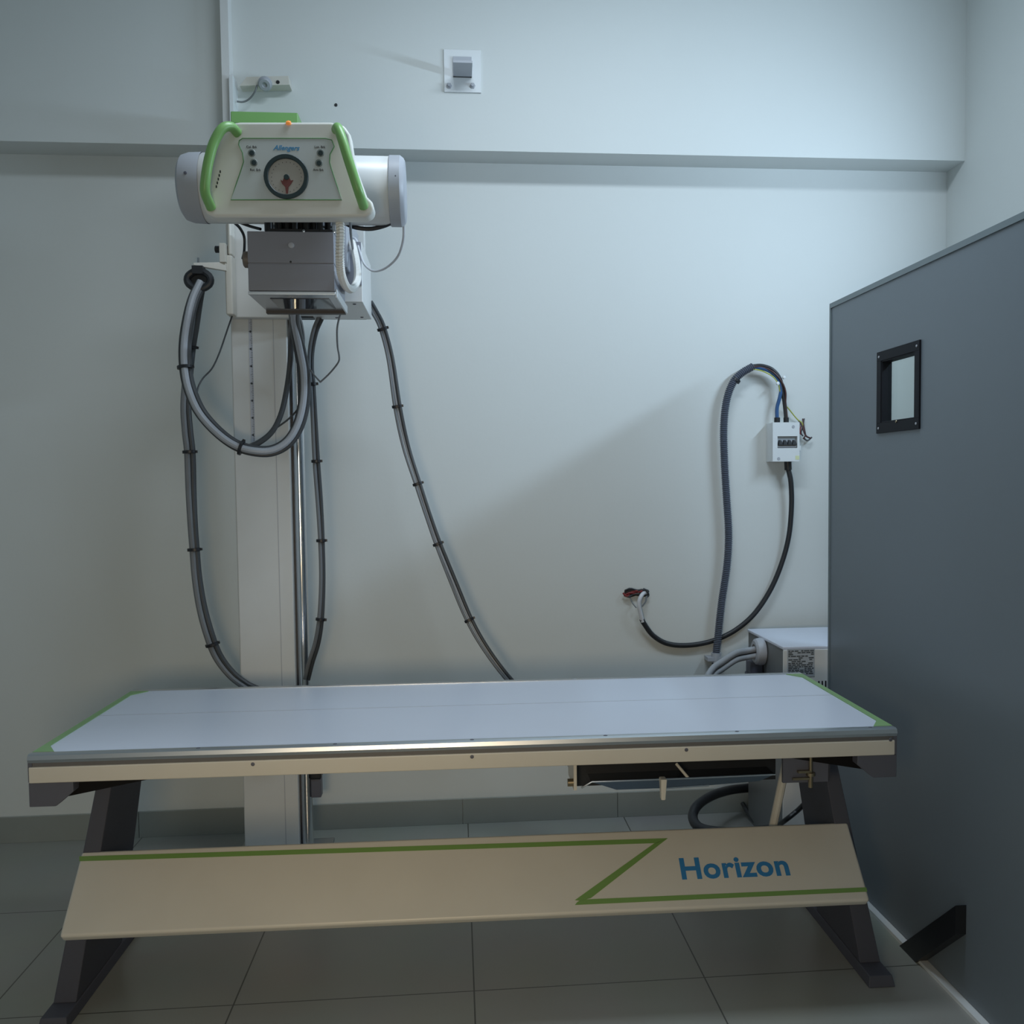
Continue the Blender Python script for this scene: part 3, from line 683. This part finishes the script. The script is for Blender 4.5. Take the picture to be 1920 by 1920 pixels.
for k in range(4):
    x = w0.x+(w1.x-w0.x)*(.14+.235*k); z = w1.z+.012
    obj('toggle', hexa(NB(), [(x-.009, yb0-.004, z), (x+.011, yb0-.004, z), (x+.011, yb0+.012, z), (x-.009, yb0+.012, z)],
                       [(x-.004, yb0-.002, z+.019), (x+.005, yb0-.002, z+.019), (x+.005, yb0+.012, z+.022), (x-.004, yb0+.012, z+.022)]), BLACK, BX, bevel=.001)
for x, y in ((1487.5, 800), (1460, 860)):
    q = P(x, y, yb0); obj('screw', lathe(NB(), (q.x, yb0, q.z), (0, -1, 0), [(0, .0065), (.0015, .006), (.0015, .002), (.0, 0)], 14), GREYM, BX)
q = P(1495, 858, yb0); obj('sticker', box(NB(), (q.x-.008, yb0-.0008, q.z-.008), (q.x+.008, yb0, q.z+.008)), YELLOWS, BX)
for x, y, rr2 in ((1457, 790, .012), (1474, 790, .011)):
    q = P(x, y, 3.855); obj('cable_gland', cyl(NB(), (q.x, 3.855, a.z-.002), (q.x, 3.855, a.z+.022), rr2, seg=16), BLACK, BX)
gq = P(1477, 870, 3.855); obj('cable_gland', cyl(NB(), (gq.x, 3.855, b.z+.002), (gq.x+.002, 3.855, b.z-.035), .015, seg=16), BLACK, BX)
obj('side_hinge', box(NB(), (b.x, yb0+.01, w1.z-.012), (b.x+.010, yb0+.025, w1.z+.01)), BOXW, BX, bevel=.002)

# flexible conduit
cpth = resample(smooth_path([P(1340, 1300, 3.86), P(1342, 1240, 3.86), P(1346, 1195, 3.86), P(1353, 1130, 3.86), P(1363, 1060, 3.86), P(1366, 1000, 3.86), P(1362, 930, 3.86), P(1358, 860, 3.86), P(1357, 800, 3.86), P(1362, 752, 3.86), P(1374, 718, 3.86), P(1390, 700, 3.86), P(1412, 687, 3.86)], 12), .0011)
CD = thing('flexible_conduit', 'corrugated grey conduit rising up the wall from behind the table', 'conduit', tuple(cpth[0]))
obj('corrugated_hose', tube(NB(), cpth, .014, 14, rf=lambda i: .0150+.0018*math.sin(i*2*math.pi/7)), CONDM, CD)
q = P(1380, 713, 3.86); dd = Vector((.6, 0, .8))
obj('conduit_tie', cyl(NB(), q-dd*.006, q+dd*.006, .0185, seg=18), BLACK, CD)
q = P(1340, 1233, 3.86)
bm = NB(); box(bm, (q.x-.034, 3.842, q.z-.012), (q.x+.024, 3.90, q.z+.004)); cyl(bm, (q.x+.004, 3.86, q.z-.02), (q.x+.006, 3.86, q.z+.02), .020, seg=18)
obj('saddle_clamp', bm, GREYM, CD)
# wires from conduit to box
gA = P(1457, 787, 3.855); gB = P(1474, 787, 3.855); s0 = P(1408, 689, 3.86)
WR = thing('wire_group', 'blue black and yellow-green wires arching from the conduit into the breaker box', 'cable', tuple(s0))
def wpart(name, pts, r, m, par): return obj(name, tube(NB(), resample(smooth_path(pts, 8), .005), r, 8), m, par)
wpart('blue_wire', [s0, P(1425, 690, 3.855), P(1445, 697, 3.85), P(1458, 712, 3.85), P(1464, 730, 3.85), P(1462, 745, 3.85), P(1457, 765, 3.855), gA], .0078, WBLUE, WR)
wpart('black_wire', [s0+Vector((0, 0, .004)), P(1428, 686, 3.855), P(1448, 693, 3.85), P(1462, 710, 3.85), P(1468, 735, 3.85), P(1472, 765, 3.855), gB], .0085, RUBBER, WR)
wpart('brown_wire', [s0+Vector((0, -.008, .001)), P(1430, 689, 3.85), P(1450, 698, 3.84), P(1466, 716, 3.84), P(1473, 735, 3.84), P(1473, 760, 3.85), gB+Vector((.004, -.005, 0))], .0035, WBROWN, WR)
wpart('earth_wire', [s0+Vector((0, -.006, -.006)), P(1430, 696, 3.85), P(1450, 707, 3.84), P(1460, 722, 3.84), P(1462, 732, 3.845), P(1470, 755, 3.86), P(1480, 768, 3.87), P(1492, 783, 3.88), P(1499, 790, 3.885)], .0025, WYG, WR)
for x, y in ((1458, 719), (1470, 708)):
    q = P(x, y, 3.835); obj('white_tie', lathe(NB(), q, (.3, -1, .1), [(-.004, 0), (-.004, .006), (.004, .0075), (.006, .004), (.006, 0)], 12), BOXW, WR)
# loose twisted ends right of the box
EW = thing('loose_wire_ends', 'tangle of bare brown wire ends sticking from the wall right of the box', 'cable', tuple(P(1510, 815, 3.89)))
def ew(pts, r, m): wpart('wire_end', pts, r, m, EW)
ew([P(1498, 789, 3.885), P(1503, 797, 3.88), P(1507, 808, 3.875), P(1512, 818, 3.875), P(1521, 822, 3.88)], .0035, WBROWN)
ew([P(1508, 785, 3.89), P(1505, 800, 3.88), P(1502, 812, 3.88), P(1507, 819, 3.88)], .003, HOSED)
ew([P(1505, 785, 3.885), P(1508, 803, 3.875), P(1510, 816, 3.87), P(1505, 824, 3.875)], .003, WBROWN)
ew([P(1506, 821, 3.885), P(1514, 826, 3.875), P(1522, 820, 3.885)], .0035, HOSED)
ew([P(1501, 800, 3.885), P(1500, 812, 3.88), P(1505, 815, 3.885)], .003, WRED)
ew([P(1497, 789, 3.885), P(1503, 792, 3.88), P(1507, 802, 3.88)], .0025, WYG)

# black supply cable from box to wall hole
wire('supply_cable', 'thick black supply cable hanging in a wide curve under the breaker box', [gq+Vector((.002, 0, -.02)), P(1483, 905, 3.855), P(1484, 950, 3.86), P(1479, 1005, 3.865), P(1466, 1055, 3.87), P(1445, 1105, 3.87), P(1415, 1150, 3.875), P(1378, 1182, 3.88), P(1335, 1202, 3.885), P(1290, 1210, 3.885), P(1252, 1207, 3.885), P(1225, 1192, 3.88), P(1208, 1170, 3.875), P(1203, 1160, 3.87)], .0105, RUBBER, 14)
wire('stripped_cable', 'white inner sheath of the black cable curving up into the wall hole', [P(1205, 1166, 3.87), P(1201, 1150, 3.865), P(1198, 1135, 3.86), P(1200, 1122, 3.86), P(1206, 1113, 3.875), P(1212, 1111, 3.90)], .0085, WWHITE, 12)
bm = NB(); hp = [(1171, 1106), (1180, 1102), (1192, 1106), (1204, 1104), (1216, 1106), (1217, 1117), (1208, 1119), (1192, 1117), (1180, 1121), (1170, 1118)]
prism(bm, [P(x, y, YW-.0015) for x, y in hp], (0, .0012, 0))
HW = thing('wall_hole', 'ragged dark hole in the wall stuffed with red and black wire ends', 'wall hole', tuple(P(1193, 1112, YW)))
obj('opening', bm, HOLE, HW)
for pts, m in (([(1168, 1112), (1176, 1118), (1184, 1110), (1196, 1108)], WRED), ([(1172, 1108), (1182, 1104), (1195, 1107), (1210, 1106), (1217, 1110)], RUBBER),
               ([(1170, 1117), (1180, 1112), (1192, 1112), (1206, 1107)], WRED), ([(1206, 1104), (1213, 1108), (1216, 1117), (1210, 1119)], HOSED), ([(1173, 1114), (1178, 1119), (1188, 1114), (1200, 1113)], HOSED)):
    obj('wire_end', tube(NB(), resample(smooth_path([P(x, y, 3.885-.006*(i % 2)) for i, (x, y) in enumerate(pts)], 8), .004), .004, 8), m, HW)
obj('wire_end', tube(NB(), smooth_path([P(1181, 1120, 3.885), P(1185, 1130, 3.87), P(1193, 1140, 3.865)], 6), .002, 6), HOSEG, HW)
obj('wire_end', tube(NB(), smooth_path([P(1212, 1118, 3.88), P(1210, 1128, 3.87), P(1204, 1137, 3.865)], 6), .0035, 6), HOSEG, HW)

# ---------------------------------------------------------------- hose coil and cables on the floor under the table
cc = Vector((1.02, 3.50, .013)); pts = []
def F(x, y): return PZ(x, y, .014)
lp3 = [P(1470, 1476, 3.85), P(1425, 1476, 3.85), P(1396, 1478, 3.83), P(1366, 1482, 3.74), P(1335, 1492, 3.60), P(1308, 1510, 3.48), P(1299, 1532, 3.42), P(1312, 1552, 3.34), P(1350, 1560, 3.28), P(1400, 1560, 3.28), P(1450, 1556, 3.26)]
lp3 = [Vector((p.x, p.y, max(p.z, .016))) for p in lp3]
wire('floor_hose', 'thick black hose looped on the floor beside the cabinet under the table', lp3, .0185, RUBBER, 12)
wire('floor_cable', 'dark cable lying along the foot of the cabinet', [PZ(1392, 1506, .05), PZ(1405, 1528, .02), PZ(1420, 1545, .012), PZ(1450, 1560, .012), PZ(1500, 1548, .012)], .009, HOSED, 8)
wire('floor_cable', 'black cable rising in front of the cabinet towards the right leg', [PZ(1440, 1562, .014), P(1470, 1540, 3.3), P(1495, 1520, 3.28), P(1515, 1500, 3.25)], .009, RUBBER, 8)
